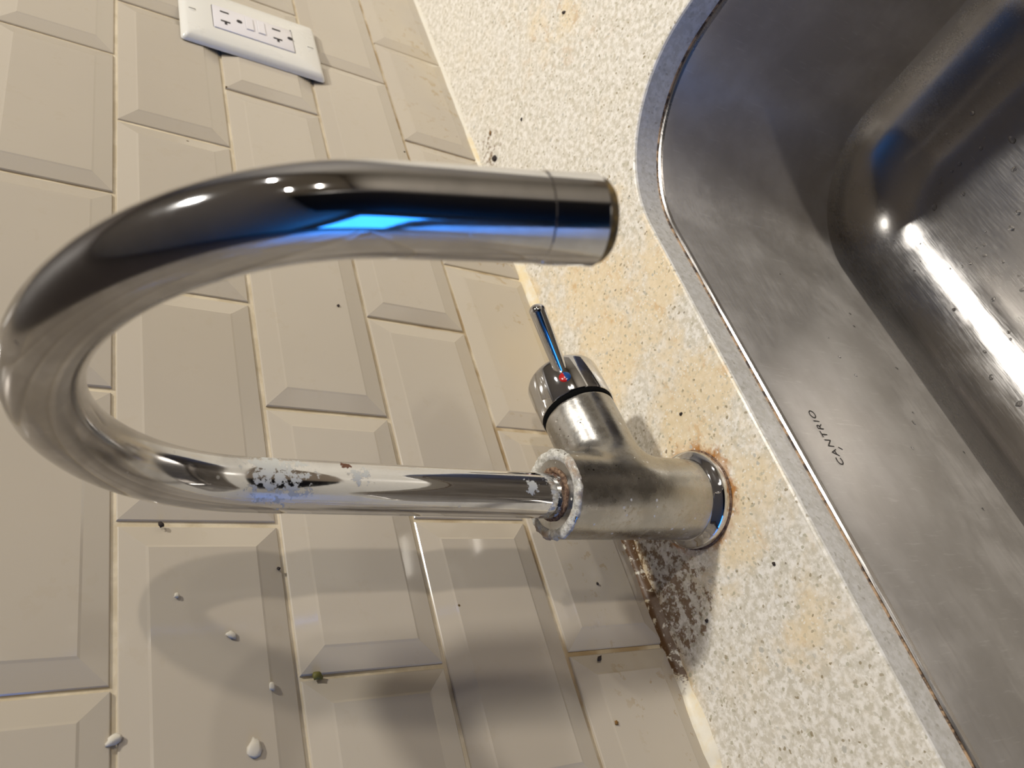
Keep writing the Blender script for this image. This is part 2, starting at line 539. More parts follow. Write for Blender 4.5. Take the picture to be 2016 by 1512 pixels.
# left wall with its window opening
WY0, WY1, WZ0, WZ1 = -2.70, -0.15, -0.15, 1.30
wl = bmesh.new()
for lo, hi in (((X0 - 0.1, Y1, ZF), (X0, 0, WZ0)), ((X0 - 0.1, Y1, WZ1), (X0, 0, CEIL)),
               ((X0 - 0.1, Y1, WZ0), (X0, WY0, WZ1)), ((X0 - 0.1, WY1, WZ0), (X0, 0, WZ1))):
    r = bmesh.ops.create_cube(wl, size=1.0)
    for v in r['verts']:
        v.co = Vector([lo[k] + (v.co[k] + 0.5) * (hi[k] - lo[k]) for k in range(3)])
o = link('wall_left', bm_mesh('wall_left', wl), M_PAINT); o['kind'] = 'structure'
o = link('window_1', bm_mesh('window_1', box_bm((X0 - 0.08, WY0, WZ0), (X0 - 0.06, WY1, WZ1))), M_PANE); o['kind'] = 'structure'
fr = bmesh.new()
for lo, hi in (((X0 - 0.06, WY0, WZ0), (X0 + 0.01, WY0 + 0.03, WZ1)), ((X0 - 0.06, WY1 - 0.03, WZ0), (X0 + 0.01, WY1, WZ1)),
               ((X0 - 0.06, WY0, WZ0), (X0 + 0.01, WY1, WZ0 + 0.03)), ((X0 - 0.06, WY0, WZ1 - 0.03), (X0 + 0.01, WY1, WZ1))):
    r = bmesh.ops.create_cube(fr, size=1.0)
    for v in r['verts']:
        v.co = Vector([lo[k] + (v.co[k] + 0.5) * (hi[k] - lo[k]) for k in range(3)])
link('window_frame', bm_mesh('window_frame', fr), M_CEIL, o)
wallbox('ceiling', (X0 - 0.1, Y1 - 0.1, CEIL), (X1 + 0.1, 0.12, CEIL + 0.1), M_CEIL)
wallbox('floor', (X0 - 0.1, Y1 - 0.1, ZF - 0.1), (X1 + 0.1, 0.12, ZF), M_FLOOR)
# unseen dark panel added above the splashback so the chrome reflects dark
up = link('dark_reflection_panel', bm_mesh('dark_reflection_panel', box_bm((X0, -0.008, 0.5355), (X1, -0.0002, CEIL - 0.001))), M_DARKPANEL, wall_back)

# splashback tiles: rows of bevelled tiles, joints as measured on the wall
ZR = [0.0, 0.0757, 0.1520, 0.2285, 0.3050, 0.3817, 0.4583, 0.5350]
OFF = [-0.0025, 0.0815, -0.0025, 0.0775, 0.0005, 0.0775, 0.0]   # one joint of each row
PIT = 0.1545
rnd = random.Random(4)
def tile_mesh(w, h):
    """bevelled tile, origin at its lower left corner, face towards -y"""
    t0, t1, b, g = -0.0008, -0.0039, 0.0125, 0.0009
    def rect(i, y):
        return [(i, y, i), (w - i, y, i), (w - i, y, h - i), (i, y, h - i)]
    loops = [rect(0, 0.0015), rect(0, t0 + 0.0003), rect(0.0005, t0 - 0.0002), rect(b - 0.0012, t1 + 0.0004), rect(b, t1)]
    vs = [p for l in loops for p in l]
    fs = []
    for i in range(len(loops) - 1):
        for k in range(4):
            k2 = (k + 1) % 4
            fs.append((i * 4 + k, i * 4 + k2, (i + 1) * 4 + k2, (i + 1) * 4 + k))
    n = (len(loops) - 1) * 4
    fs.append((n, n + 1, n + 2, n + 3))
    me = mesh_py('tile', vs, fs)
    me.materials.append(M_TILE)
    return me
JW = 0.0027
meshes = {}
for r in range(7):
    z0 = ZR[r] + (0.002 if r == 0 else JW / 2)
    h = ZR[r + 1] - JW / 2 - z0
    key = round(h, 4)
    if key not in meshes:
        meshes[key] = tile_mesh(PIT - JW, h)
    k = math.ceil((TX0 - OFF[r]) / PIT)
    while OFF[r] + (k + 1) * PIT < TX1:
        x = OFF[r] + k * PIT
        o = link('tile', meshes[key], None, wall_back)
        o.location = (x + JW / 2 + rnd.uniform(-0.0003, 0.0003), -0.0002 + rnd.uniform(-0.0004, 0.0003), z0 + rnd.uniform(-0.0003, 0.0003))
        o.rotation_euler = (rnd.uniform(-0.004, 0.004), rnd.uniform(-0.0015, 0.0015), rnd.uniform(-0.003, 0.003))
        k += 1

# caulk fillet between wall and counter
def caulk():
    n = 420
    prof = [(-0.0, 0.0052), (-0.0030, 0.0050), (-0.0050, 0.0034), (-0.0064, 0.0016), (-0.0076, -0.0002)]
    vs, fs = [], []
    for i in range(n + 1):
        x = -1.2 + 2.0 * i / n
        w = 1.0 + 0.35 * mnoise.noise(Vector((x * 30, 0, 0))) + 0.2 * mnoise.noise(Vector((x * 120, 3, 0)))
        if x > -0.05: w *= 0.55
        for (y, z) in prof:
            vs.append((x, y * w, z * w if z > 0 else z))
    m = len(prof)
    for i in range(n):
        for k in range(m - 1):
            fs.append((i * m + k, (i + 1) * m + k, (i + 1) * m + k + 1, i * m + k + 1))
    return mesh_py('caulk', vs, fs)
ck = link('trim_1', caulk(), M_CAULK, None, True); ck['kind'] = 'structure'
ck['label'] = 'cream sealant line where the tiled wall meets the counter, stained brown behind the tap'

# ------------------------------------------------------------------ counter with sink cut-out
SX0, SX1, SY0, SY1, SR = -0.88, -0.1297, -0.427, -0.1300, 0.100
def rrect(d, n=14):
    """rounded rectangle of the bowl moved inwards by d"""
    x0, x1, y0, y1 = SX0 + d, SX1 - d, SY0 + d, SY1 - d
    r = max(SR - d, 0.004)
    pts = []
    for cx, cy, a0 in ((x1 - r, y1 - r, 0), (x0 + r, y1 - r, 90), (x0 + r, y0 + r, 180), (x1 - r, y0 + r, 270)):
        for k in range(n + 1):
            a = math.radians(a0 + 90.0 * k / n)
            pts.append((cx + r * math.cos(a), cy + r * math.sin(a)))
    return pts
def counter():
    bm = bmesh.new()
    T = 0.020
    def loop(pts, z):
        return [bm.verts.new((x, y, z)) for x, y in pts]
    def ring(a, b):
        n = len(a)
        for i in range(n):
            bm.faces.new((a[i], a[(i + 1) % n], b[(i + 1) % n], b[i]))
    ox0, ox1, oy0, oy1 = TX0, TX1, -0.645, -0.0006
    outer = [(ox1, oy1), (ox0, oy1), (ox0, oy0), (ox1, oy0)]
    NS = 24
    i0, i1, i2, i3 = loop(rrect(-0.0018, NS), 0), loop(rrect(-0.0007, NS), -0.0005), loop(rrect(0, NS), -0.0018), loop(rrect(0, NS), -T)
    o0, o3 = loop(outer, 0), loop(outer, -T)
    ring(i0, i1); ring(i1, i2); ring(i2, i3); ring(o0, o3)
    m = NS + 1
    for inn, out in ((i0, o0), (i3, o3)):
        for c in range(4):
            arc = inn[c * m:(c + 1) * m]
            for k in range(m - 1):
                bm.faces.new((out[c], arc[k], arc[k + 1]))
            nx = inn[((c + 1) * m) % (4 * m)]
            bm.faces.new((out[c], arc[-1], nx, out[(c + 1) % 4]))
    return bm_mesh('counter', bm)
cnt = link('countertop', counter(), M_QUARTZ)
tag(cnt, 'speckled cream quartz counter with orange and brown stains around the sink opening', 'counter')
cab = empty('base_cabinet', (0, -0.3, ZF), 'grey base cabinet under the speckled cream counter', 'cabinet')
bb = bmesh.new()
for lo, hi in (((TX0 + 0.01, -0.60, ZF + 0.002), (TX1 - 0.01, -0.58, -0.0205)), ((TX0 + 0.01, -0.578, ZF + 0.002), (TX0 + 0.03, -0.003, -0.0205)),
               ((TX1 - 0.03, -0.578, ZF + 0.002), (TX1 - 0.01, -0.003, -0.0205))):
    r = bmesh.ops.create_cube(bb, size=1.0)
    for v in r['verts']:
        v.co = Vector([lo[k] + (v.co[k] + 0.5) * (hi[k] - lo[k]) for k in range(3)])
link('cabinet_carcass', bm_mesh('cabinet_carcass', bb), M_CABINET, cab)

# ------------------------------------------------------------------ sink
sink = empty('undermount_sink', (-0.52, -0.35, -0.2535), 'deep brushed steel undermount sink with water drops on its floor', 'sink')
def bowl():
    R_, zf = 0.064, -0.2535
    prof = [(-0.022, -0.0222), (-0.002, -0.0222), (-0.0006, -0.0215), (0.0009, -0.0212), (0.0022, -0.0218), (0.0032, -0.0232), (0.0036, -0.026), (0.0038, -0.034), (0.0042, -0.10), (0.0047, -0.14), (0.0052, zf + R_ - 0.004)]
    for k in range(1, 25):
        a = math.radians(9 + 81 * k / 24)
        prof.append((0.0045 + R_ * (1 - math.cos(a)), zf + R_ * (1 - math.sin(a))))
    prof.append((0.085, zf)); prof.append((0.0935, zf - 0.0002))
    n = 24
    vs, fs = [], []
    for d, z in prof:
        for x, y in rrect(d, n):
            vs.append((x, y, z))
    m = 4 * (n + 1)
    for i in range(len(prof) - 1):
        for k in range(m):
            k2 = (k + 1) % m
            fs.append((i * m + k, i * m + k2, (i + 1) * m + k2, (i + 1) * m + k))
    fs.append(tuple((len(prof) - 1) * m + k for k in range(m)))
    bm = bmesh.new()
    bv = [bm.verts.new(p) for p in vs]
    for f in fs: bm.faces.new([bv[i] for i in f])
    bmesh.ops.recalc_face_normals(bm, faces=bm.faces)
    bm.faces.ensure_lookup_table()
    if bm.faces[-1].normal.z < 0:
        bmesh.ops.reverse_faces(bm, faces=bm.faces)
    me = bpy.data.meshes.new('bowl'); bm.to_mesh(me); bm.free()
    return me
bo = autosmooth(link('bowl', bowl(), M_STEEL, sink), 7)
sm = bo.modifiers.new('thickness', 'SOLIDIFY'); sm.thickness = 0.0012; sm.offset = -1

def bead():
    n = 60
    loops = [(-0.0008, -0.0200), (0.0005, -0.0201), (0.0010, -0.0207), (0.0007, -0.0214), (-0.0008, -0.0216)]
    pts = rrect(0, n)
    vs, fs = [], []
    m = len(pts)
    for (d, z) in loops:
        pp = rrect(d, n)
        for i, (x, y) in enumerate(pp):
            w = 0.0004 * mnoise.noise(Vector((x * 160, y * 160, z * 500)))
            vs.append((x + w, y + w, z + w * 0.3))
    for i in range(len(loops) - 1):
        for k in range(m):
            fs.append((i * m + k, i * m + (k + 1) % m, (i + 1) * m + (k + 1) % m, (i + 1) * m + k))
    return mesh_py('sealant_bead', vs, fs)
b_ = link('sealant_bead', bead(), M_BEAD, sink, True)
b_['label'] = 'brown rusty sealant line between steel rim and counter edge'

# maker's lettering etched on the rear wall of the bowl
cu = bpy.data.curves.new('lettering', 'FONT')
cu.body = 'CANTRIO'
cu.size = 0.0078
cu.space_character = 1.18
cu.offset = -0.00003
cu.extrude = 0.00004
cu.resolution_u = 6
co = bpy.data.objects.new('tmp', cu); COL.objects.link(co)
bpy.context.view_layer.update()
tm = bpy.data.meshes.new_from_object(co.evaluated_get(bpy.context.evaluated_depsgraph_get()))
bpy.data.objects.remove(co, do_unlink=True)
xs = [v.co.x for v in tm.vertices]; wtx = max(xs) - min(xs); mx = min(xs)
ys = [v.co.y for v in tm.vertices]; hty = max(ys)
for v in tm.vertices:
    lx = (v.co.x - mx) / wtx * 0.0385
    lz = v.co.y / hty * 0.0054
    v.co = Vector((-0.4213 + lx, -0.13395 - v.co.z - 0.0001, -0.0524 + lz))
tb = bmesh.new(); tb.from_mesh(tm)
for q in ((-0.4100, -0.0604), (-0.4088, -0.0565)):
    pass
r = bmesh.ops.create_cube(tb, size=1.0)
for v in r['verts']:
    v.co = Vector((-0.4095 + v.co.x * 0.0007 + v.co.z * 0.0012, -0.13405 + v.co.y * 0.0002, -0.0575 + v.co.z * 0.0026))
tb.to_mesh(tm); tb.free()
le = link('etched_lettering', tm, M_INK, sink)
le['label'] = 'thin dark capital lettering etched near the rim'

# ------------------------------------------------------------------ tap
BX, BY = -0.4045, -0.0668
tap = empty('kitchen_tap', (BX, BY, 0), 'worn chrome gooseneck tap with side lever standing on the stained counter', 'tap')
AX = Vector((math.cos(0.1), math.sin(0.1), 0.0))
BH = 0.058

def smooth_body():
    # two crossing cylinders blended with a soft fillet, built by projecting a remeshed hull on a distance field
    bm = bmesh.new()
    r = bmesh.ops.create_cone(bm, cap_ends=True, segments=96, radius1=0.0236, radius2=0.0236, depth=0.1)
    for v in r['verts']: v.co += Vector((BX, BY, 0.0545))
    q = Vector((0, 0, 1)).rotation_difference(AX).to_matrix().to_4x4()
    r = bmesh.ops.create_cone(bm, cap_ends=True, segments=96, radius1=0.0222, radius2=0.0222, depth=0.061)
    for v in r['verts']: v.co = q @ v.co + Vector((BX, BY, BH)) + AX * 0.0305
    me = bpy.data.meshes.new('b'); bm.to_mesh(me); bm.free()
    o = bpy.data.objects.new('tmp', me); COL.objects.link(o)
    md = o.modifiers.new('r', 'REMESH'); md.mode = 'VOXEL'; md.voxel_size = 0.0011
    bpy.context.view_layer.update()
    res = bpy.data.meshes.new_from_object(o.evaluated_get(bpy.context.evaluated_depsgraph_get()))
    bpy.data.objects.remove(o, do_unlink=True)
    n = len(res.vertices)
    P = np.empty(n * 3); res.vertices.foreach_get('co', P); P = P.reshape(-1, 3)
    ax = np.array(AX)
    def cyl(P, c, a, r, h0, h1, rd):
        w = P - c; t = w @ a
        rad = np.linalg.norm(w - np.outer(t, a), axis=1)
        dx = rad - (r - rd); dy = np.abs(t - (h0 + h1) / 2) - ((h1 - h0) / 2 - rd)
        return np.minimum(np.maximum(dx, dy), 0) + np.sqrt(np.maximum(dx, 0) ** 2 + np.maximum(dy, 0) ** 2) - rd
    def F(P):
        a = cyl(P, np.array([BX, BY, 0]), np.array([0, 0, 1.0]), 0.0236, 0.0045, 0.1045, 0.0010)
        b = cyl(P, np.array([BX, BY, BH]), ax, 0.0222, 0.0, 0.061, 0.0012)
        k = 0.009
        h = np.clip(0.5 + 0.5 * (b - a) / k, 0, 1)
        # round-blend
        return b * (1 - h) + a * h - k * h * (1 - h)
    e = 1e-5
    for _ in range(6):
        f = F(P)
        g = np.stack([(F(P + np.eye(3)[i] * e) - F(P - np.eye(3)[i] * e)) / (2 * e) for i in range(3)], 1)
        P = P - (f / np.maximum((g * g).sum(1), 0.2))[:, None] * g * 0.9
    res.vertices.foreach_set('co', P.ravel()); res.update()
    return res
o = link('body', smooth_body(), M_SATIN, tap, True)
o['label'] = 'dull satin metal body with mineral specks'
F0 = lathe('foot_ring', [(0.0268, 0.0002), (0.0286, 0.0004), (0.0289, 0.0015), (0.0287, 0.0050), (0.0279, 0.0062), (0.0262, 0.0072), (0.0245, 0.0086), (0.0238, 0.0092), (0.020, 0.0092)], (BX, BY, 0), seg=96)
autosmooth(link('foot_ring', F0, M_CHROME, tap), 60)
gsk = lathe('rust_ring', [(0.0270, 0.0000), (0.0293, 0.0001), (0.0296, 0.0006), (0.0288, 0.0011), (0.0270, 0.0011)], (BX, BY, 0.0), seg=96)
link('rust_ring', gsk, M_RUST, tap, True)

# valve side: gasket, cap, lever, temperature mark
C0 = Vector((BX, BY, BH))
autosmooth(link('gasket', lathe('gasket', [(0.0195, 0.0600), (0.0218, 0.0603), (0.0224, 0.0610), (0.0224, 0.0640), (0.0220, 0.0646), (0.0195, 0.0650)], C0, AX, 96), M_BLACK, tap), 60)
CR = 0.0232
prof = [(0.0190, 0.0640), (CR - 0.0005, 0.0640), (CR, 0.0646)]
for k in range(0, 9):
    a = math.radians(90.0 * k / 8)
    prof.append((CR - 0.0065 + 0.0065 * math.cos(a), 0.0885 + 0.0060 * math.sin(a)))
prof += [(0.010, 0.0947), (0.002, 0.0948)]
cap = autosmooth(link('handle_cap', lathe('handle_cap', prof, C0, AX, 96), M_CHROME, tap), 40)
cap['label'] = 'bright chrome cap of the lever handle'
th = math.radians(48)
rad = Vector((0, -math.sin(th), math.cos(th))); rad = (rad - AX * rad.dot(AX)).normalized()
LD = (rad * math.cos(math.radians(35)) + AX * math.sin(math.radians(35))).normalized()
LS = C0 + AX * (0.0625 + 0.0205) + rad * 0.0195
lp = [(0.0012, -0.001), (0.0044, -0.001), (0.0044, 0.0040), (0.0047, 0.02), (0.0050, 0.0400)]
for k in range(1, 9):
    a = math.radians(90.0 * k / 8)
    lp.append((max(0.0050 * math.cos(a), 0.0002), 0.0400 + 0.0040 * math.sin(a)))
autosmooth(link('lever', lathe('lever', lp, LS, LD, 40), M_CHROME, tap), 50)
MC = C0 + AX * (0.0625 + 0.0125) + rad * (CR + 0.0)
def half(sign):
    bm = bmesh.new()
    n, rr = 20, 0.0037
    u, w = AX.copy(), rad.cross(AX).normalized()
    c = bm.verts.new(MC + rad * 0.0010)
    rings = []
    for j, (r, h) in enumerate(((0.0017, 0.0009), (0.0030, 0.0006), (rr, 0.0001), (rr, -0.0010))):
        row = []
        for k in range(n + 1):
            a = sign * math.pi * k / n + math.pi * 0.02
            row.append(bm.verts.new(MC + u * r * math.cos(a) + w * r * math.sin(a) + rad * h))
        rings.append(row)
    for k in range(n):
        bm.faces.new((c, rings[0][k], rings[0][k + 1]))
        for j in range(3):
            bm.faces.new((rings[j][k], rings[j + 1][k], rings[j + 1][k + 1], rings[j][k + 1]))
    return bm_mesh('temperature_mark', bm)
for sg, mm_, lb in ((-1, M_BLUE, 'blue half of the temperature dot'), (1, M_RED, 'red half of the temperature dot')):
    h_ = link('temperature_mark', half(sg), mm_, tap, True); h_['label'] = lb

# spout: riser, arch and outlet
PHI, RA, ZC, DROP, PR, TH, KE = -1.782, 0.0959, 0.2624, 0.0526, 0.0119, -0.2285, 0.9051
PX, PY = -0.4052, -0.0663
e_ = Vector((math.cos(PHI), math.sin(PHI), 0))
pts = [Vector((PX, PY, z)) for z in np.linspace(0.098, ZC, 30)]
for a in np.linspace(0, math.pi + TH, 90)[1:]:
    pts.append(Vector((PX, PY, ZC)) + e_ * (RA - RA * math.cos(a)) + Vector((0, 0, KE * RA * math.sin(a))))
tdir = (pts[-1] - pts[-2]).normalized()
endp = pts[-1]
for s in np.linspace(0, DROP - 0.0165, 8)[1:]:
    pts.append(endp + tdir * s)
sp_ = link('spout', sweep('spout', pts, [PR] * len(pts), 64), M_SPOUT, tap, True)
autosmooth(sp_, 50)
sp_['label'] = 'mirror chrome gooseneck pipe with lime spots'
q0 = endp + tdir * (DROP - 0.0165)
ae = lathe('aerator', [(0.0112, 0.0), (PR - 0.0002, 0.0001), (PR - 0.0002, 0.0003), (PR + 0.0002, 0.0006), (PR + 0.0003, 0.0150), (PR - 0.0002, 0.0156), (PR - 0.0018, 0.0160), (0.009, 0.0160), (0.0088, 0.013), (0.002, 0.0125)], q0, tdir, 64)
autosmooth(link('aerator', ae, M_CHROME, tap), 40)
def mat_brass():
    t = NT('stained_brass')
    P = t.pos()
    n1 = t.noise(P, 110, 4, 0.6)
    t.p(Base_Color=t.mix(t.rng(n1, 0.4, 0.62), (0.05, 0.04, 0.03), (0.34, 0.22, 0.06)), Metallic=0.5, Roughness=0.45)
    return t.m
M_BRASS = mat_brass()
ar = lathe('outlet_rim', [(PR - 0.0010, 0.0152), (PR - 0.0002, 0.0156), (PR - 0.0007, 0.0172), (PR - 0.0018, 0.0184), (PR - 0.0032, 0.0188), (PR - 0.0036, 0.0170), (0.0075, 0.0150), (0.002, 0.0148)], q0, tdir, 64)
l_ = autosmooth(link('outlet_rim', ar, M_BRASS, tap), 60); l_['label'] = 'brown stained outlet rim'

def crust_ring(name, R0, R1, zt, amp, seed, zoff):
    n, m = 160, 10
    vs, fs = [], []
    for i in range(n):
        a = 2 * math.pi * i / n
        for k in range(m):
            b = 2 * math.pi * k / m
            rr = (R0 + R1) / 2 + (R1 - R0) / 2 * math.cos(b)
            z = zt + zoff * math.sin(b)
            p = Vector((math.cos(a) * rr, math.sin(a) * rr, z))
            nn = mnoise.noise(p * 220 + Vector((seed, 0, 0))) + 0.6 * mnoise.noise(p * 600)
            rr += amp * nn; z += amp * 0.7 * nn * (1 if math.sin(b) > 0 else 0.3)
            vs.append((PX + (BX - PX) + math.cos(a) * rr, BY + math.sin(a) * rr, z))
    for i in range(n):
        for k in range(m):
            fs.append((i * m + k, ((i + 1) % n) * m + k, ((i + 1) % n) * m + (k + 1) % m, i * m + (k + 1) % m))
    return mesh_py(name, vs, fs)
l_ = link('limescale_ring', crust_ring('limescale_ring', 0.0176, 0.0241, 0.1035, 0.0010, 3, 0.0018), M_CRUST, tap, True)
l_['label'] = 'crusty white limescale around the top of the body'
l_ = link('rusty_collar', crust_ring('rusty_collar', 0.0112, 0.0143, 0.1046, 0.0005, 9, 0.0012), M_RUST, tap, True)
l_['label'] = 'rust brown ring at the foot of the pipe'

# ------------------------------------------------------------------ socket outlet
ox, oz = 0.0835, 0.2005
sock = empty('wall_outlet', (ox, 0, oz), 'white double wall outlet with screwed plate on the beige tiles', 'outlet')
PLY0, PLY1 = -0.0047, -0.0108
def plate():
    w, h = 0.0400, 0.0585
    iw, ih = 0.0176, 0.0338
    def rr(hw, hh, r, y, cx=0, cz=0, n=5):
        pts = []
        for sx, sz, a0 in ((1, 1, 0), (-1, 1, 90), (-1, -1, 180), (1, -1, 270)):
            for k in range(n + 1):
                a = math.radians(a0 + 90 * k / n)
                pts.append((ox + sx * (hw - r) + r * math.cos(a), y, oz + sz * (hh - r) + r * math.sin(a)))
        return pts
    loops = [rr(w, h, 0.003, PLY0), rr(w, h, 0.003, PLY0 - 0.0008), rr(w - 0.0010, h - 0.0010, 0.003, PLY0 - 0.0028), rr(w - 0.0028, h - 0.0028, 0.003, PLY0 - 0.0050),
             rr(w - 0.0050, h - 0.0050, 0.003, PLY1), rr(iw + 0.0003, ih + 0.0003, 0.0016, PLY1), rr(iw + 0.0001, ih + 0.0001, 0.0016, PLY1 + 0.0035)]
    vs = [p for l in loops for p in l]; m = len(loops[0]); fs = []
    for i in range(len(loops) - 1):
        for k in range(m):
            fs.append((i * m + k, i * m + (k + 1) % m, (i + 1) * m + (k + 1) % m, (i + 1) * m + k))
    bm = bmesh.new(); bv = [bm.verts.new(p) for p in vs]
    for f in fs: bm.faces.new([bv[i] for i in f])
    return bm_mesh('cover_plate', bm)
autosmooth(link('cover_plate', plate(), M_PLASTIC, sock), 40)
ry = PLY1 - 0.0008
bm = box_bm((ox - 0.0171, ry, oz - 0.0333), (ox + 0.0171, PLY1 + 0.0045, oz + 0.0333), 0.0005, 2)
rec = autosmooth(link('receptacle', bm_mesh('receptacle', bm), M_PLASTIC2, sock), 40)
def flat(name, x0, x1, z0, z1, m, par, y0=None, th=0.0002, bev=0.0):
    y0 = ry if y0 is None else y0
    return link(name, bm_mesh(name, box_bm((x0, y0 - th, z0), (x1, y0 + 0.0006, z1), bev, 1)), m, par)
for (zc, xo) in ((0.2243, 0.0), (0.1808, 0.0)):
    flat('slot', 0.0921, 0.0942, zc - 0.0036, zc + 0.0036, M_SLOT, rec)
    flat('slot', 0.0777, 0.0798, zc - 0.0038, zc + 0.0038, M_SLOT, rec)
    flat('slot', 0.0742, 0.0780, zc - 0.0011, zc + 0.0009, M_SLOT, rec)
    g = lathe('ground_hole', [(0.0024, 0.0004), (0.0024, -0.0002), (0.0001, -0.0002)], (0.0862, ry, zc - 0.0118 if zc > 0.2 else zc - 0.0115), (0, 1, 0), 20)
    link('ground_hole', g, M_SLOT, rec)
flat('slot', 0.0996, 0.1006, 0.1670, 0.1682, M_SLOT, rec)
for (z0, z1) in ((0.2010, 0.2072), (0.1912, 0.1972)):
    flat('button_gap', 0.0776, 0.0970, z0 - 0.0003, z1 + 0.0003, M_SCREW, rec, th=0.00008)
    b = link('button', bm_mesh('button', box_bm((0.0780, ry - 0.0009, z0), (0.0966, ry + 0.0006, z1), 0.0003, 2)), M_PLASTIC2, sock)
for zc in (0.2502, 0.1514):
    s_ = autosmooth(link('screw', lathe('screw', [(0.0030, 0.0004), (0.0030, -0.0001), (0.0024, -0.0003), (0.0001, -0.00035)], (ox, PLY1, zc), (0, 1, 0), 24), M_PLASTIC, sock), 40)
    s_['label'] = 'white screw head with a dark slot'
    link('screw_slot', bm_mesh('screw_slot', box_bm((ox - 0.0004, PLY1 - 0.00042, zc - 0.0027), (ox + 0.0004, PLY1 + 0.0002, zc + 0.0027))), M_SLOT, s_)
bx_ = link('wall_box', bm_mesh('wall_box', box_bm((ox - 0.034, -0.0046, oz - 0.052), (ox + 0.034, -0.0002, oz + 0.052))), M_SLOT, sock)

# ------------------------------------------------------------------ ceiling light trims
names = ['recessed ceiling light nearest the tiled wall, above the sink', 'recessed ceiling light on the right side of the room',
         'recessed ceiling light furthest from the tiled wall', 'small recessed ceiling light in the middle of the room']
for i, ((lx, ly), watt, rad_) in enumerate(LAMPS):
    e = empty('ceiling_light', (lx, ly, CEIL), names[i], 'ceiling light', 'recessed ceiling lights')
    autosmooth(link('light_trim', lathe('light_trim', [(rad_ + 0.002, -0.0005), (rad_ + 0.006, -0.010), (rad_ + 0.022, -0.006), (rad_ + 0.024, -0.0005)], (lx, ly, CEIL), (0, 0, 1), 48, caps=False), M_CEIL, e), 40)
pc = empty('dark_reflection_block', (-1.5, -2.6, ZF), 'tall dark block added in the front left of the room, reflected in the chrome', 'cabinet')  # unseen dark block added for the dark band reflected in the spout
link('dark_block_body', bm_mesh('dark_block_body', box_bm((-2.70, -3.2, ZF + 0.002), (-0.72, -1.9, CEIL - 0.10), 0.004)), M_DARKBLOCK, pc)
link('dark_block_front', bm_mesh('dark_block_front', box_bm((-2.69, -1.9, ZF + 0.08), (-1.715, -1.88, CEIL - 0.12), 0.003)), M_DARKBLOCK, pc)
link('dark_block_front', bm_mesh('dark_block_front', box_bm((-1.705, -1.9, ZF + 0.08), (-0.73, -1.88, CEIL - 0.12), 0.003)), M_DARKBLOCK, pc)

# ------------------------------------------------------------------ crumbs and flecks
def blob(seed, sx, sy, sz):
    bm = bmesh.new()
    bmesh.ops.create_icosphere(bm, subdivisions=2, radius=1.0)
    for v in bm.verts:
        n = 1 + 0.6 * mnoise.noise(v.co * 1.9 + Vector((seed, 0, 0)))
        v.co = Vector((v.co.x * sx * n, v.co.y * sy * n, v.co.z * sz * n))
    return bm_mesh('blob', bm)
def on_counter(name, x, y, s, m, label, cat, asp=1.0, h=0.6, seed=0):
    o = link(name, blob(seed, s * asp, s, s * h), m, None, True)
    o.location = (x, y, s * h * 0.7)
    o.rotation_euler = (0, 0, seed * 1.3)
    tag(o, label, cat)
def on_wall(name, x, z, s, m, label, cat, asp=1.0, h=0.5, seed=0, y=-0.0046):
    o = link(name, blob(seed, s * asp, s * h, s), m, None, True)
    o.location = (x, y - s * h * 0.55, z)
    o.rotation_euler = (0, seed * 0.9, 0)
    tag(o, label, cat)
on_counter('crumb', -0.0243, -0.0224, 0.0027, M_CRUMB, 'largest black crumb on the counter by the wall, above the spout end', 'crumb', 1.2, 0.5, 1)
on_counter('crumb', -0.0286, -0.0681, 0.0012, M_CRUMB, 'small black crumb alone on the counter between outlet and sink corner', 'crumb', 1.3, 0.5, 2)
on_counter('crumb', -0.0013, -0.1533, 0.0013, M_CRUMB, 'long thin dark crumb on the counter at the top edge of the photo', 'crumb', 2.0, 0.4, 3)
on_counter('crumb', -0.4678, -0.0383, 0.0011, M_CRUMB, 'tiny black crumb at the edge of the tap shadow on the counter', 'crumb', 1.0, 0.6, 4)
on_counter('crumb', -0.4634, -0.0980, 0.0010, M_CRUMB, 'tiny black crumb between tap foot and sink rim', 'crumb', 1.0, 0.6, 5)
on_counter('crumb', -0.3546, -0.0854, 0.0010, M_CRUMB, 'tiny black crumb on the counter just right of the tap handle', 'crumb', 1.4, 0.5, 6)
on_counter('crumb', 0.0039, -0.0291, 0.0014, M_SEED, 'rust brown crumb near the wall beside the largest black crumb', 'crumb', 1.6, 0.5, 7)
on_wall('crumb', -0.4714, 0.0575, 0.0013, M_CRUMB, 'black seed shaped crumb stuck on the lowest tile row', 'crumb', 1.5, 0.4, 8)
on_wall('crumb', -0.4659, 0.2196, 0.0021, M_OLIVE, 'olive crumb sitting in the tile joint left of the tap shadow', 'crumb', 1.1, 0.6, 9, -0.002)
on_wall('crumb', -0.3879, 0.2853, 0.0014, M_CRUMB, 'dark round crumb under the bend of the spout pipe', 'crumb', 1.1, 0.5, 10, -0.003)
on_wall('crumb', -0.2243, 0.1723, 0.0010, M_CRUMB, 'dark speck on the tile seen inside the spout arch', 'crumb', 1.0, 0.5, 11)
on_wall('crumb', -0.4112, 0.2316, 0.0009, M_CRUMB, 'dark speck on the row joint in the spout shadow', 'crumb', 1.0, 0.5, 12, -0.002)
on_wall('crumb', -0.0213, 0.0795, 0.0016, M_CRUMB, 'black ragged crumb on the joint above the spout end', 'crumb', 0.6, 0.5, 13, -0.001)
on_wall('crumb', -0.4263, 0.0399, 0.0009, M_CRUMB, 'black speck on the lowest tile behind the tap body', 'crumb', 1.0, 0.5, 14)
on_wall('crumb', -0.5066, 0.0607, 0.0012, M_SEED, 'brown speck on the lowest tile near the bottom of the photo', 'crumb', 1.1, 0.5, 15)
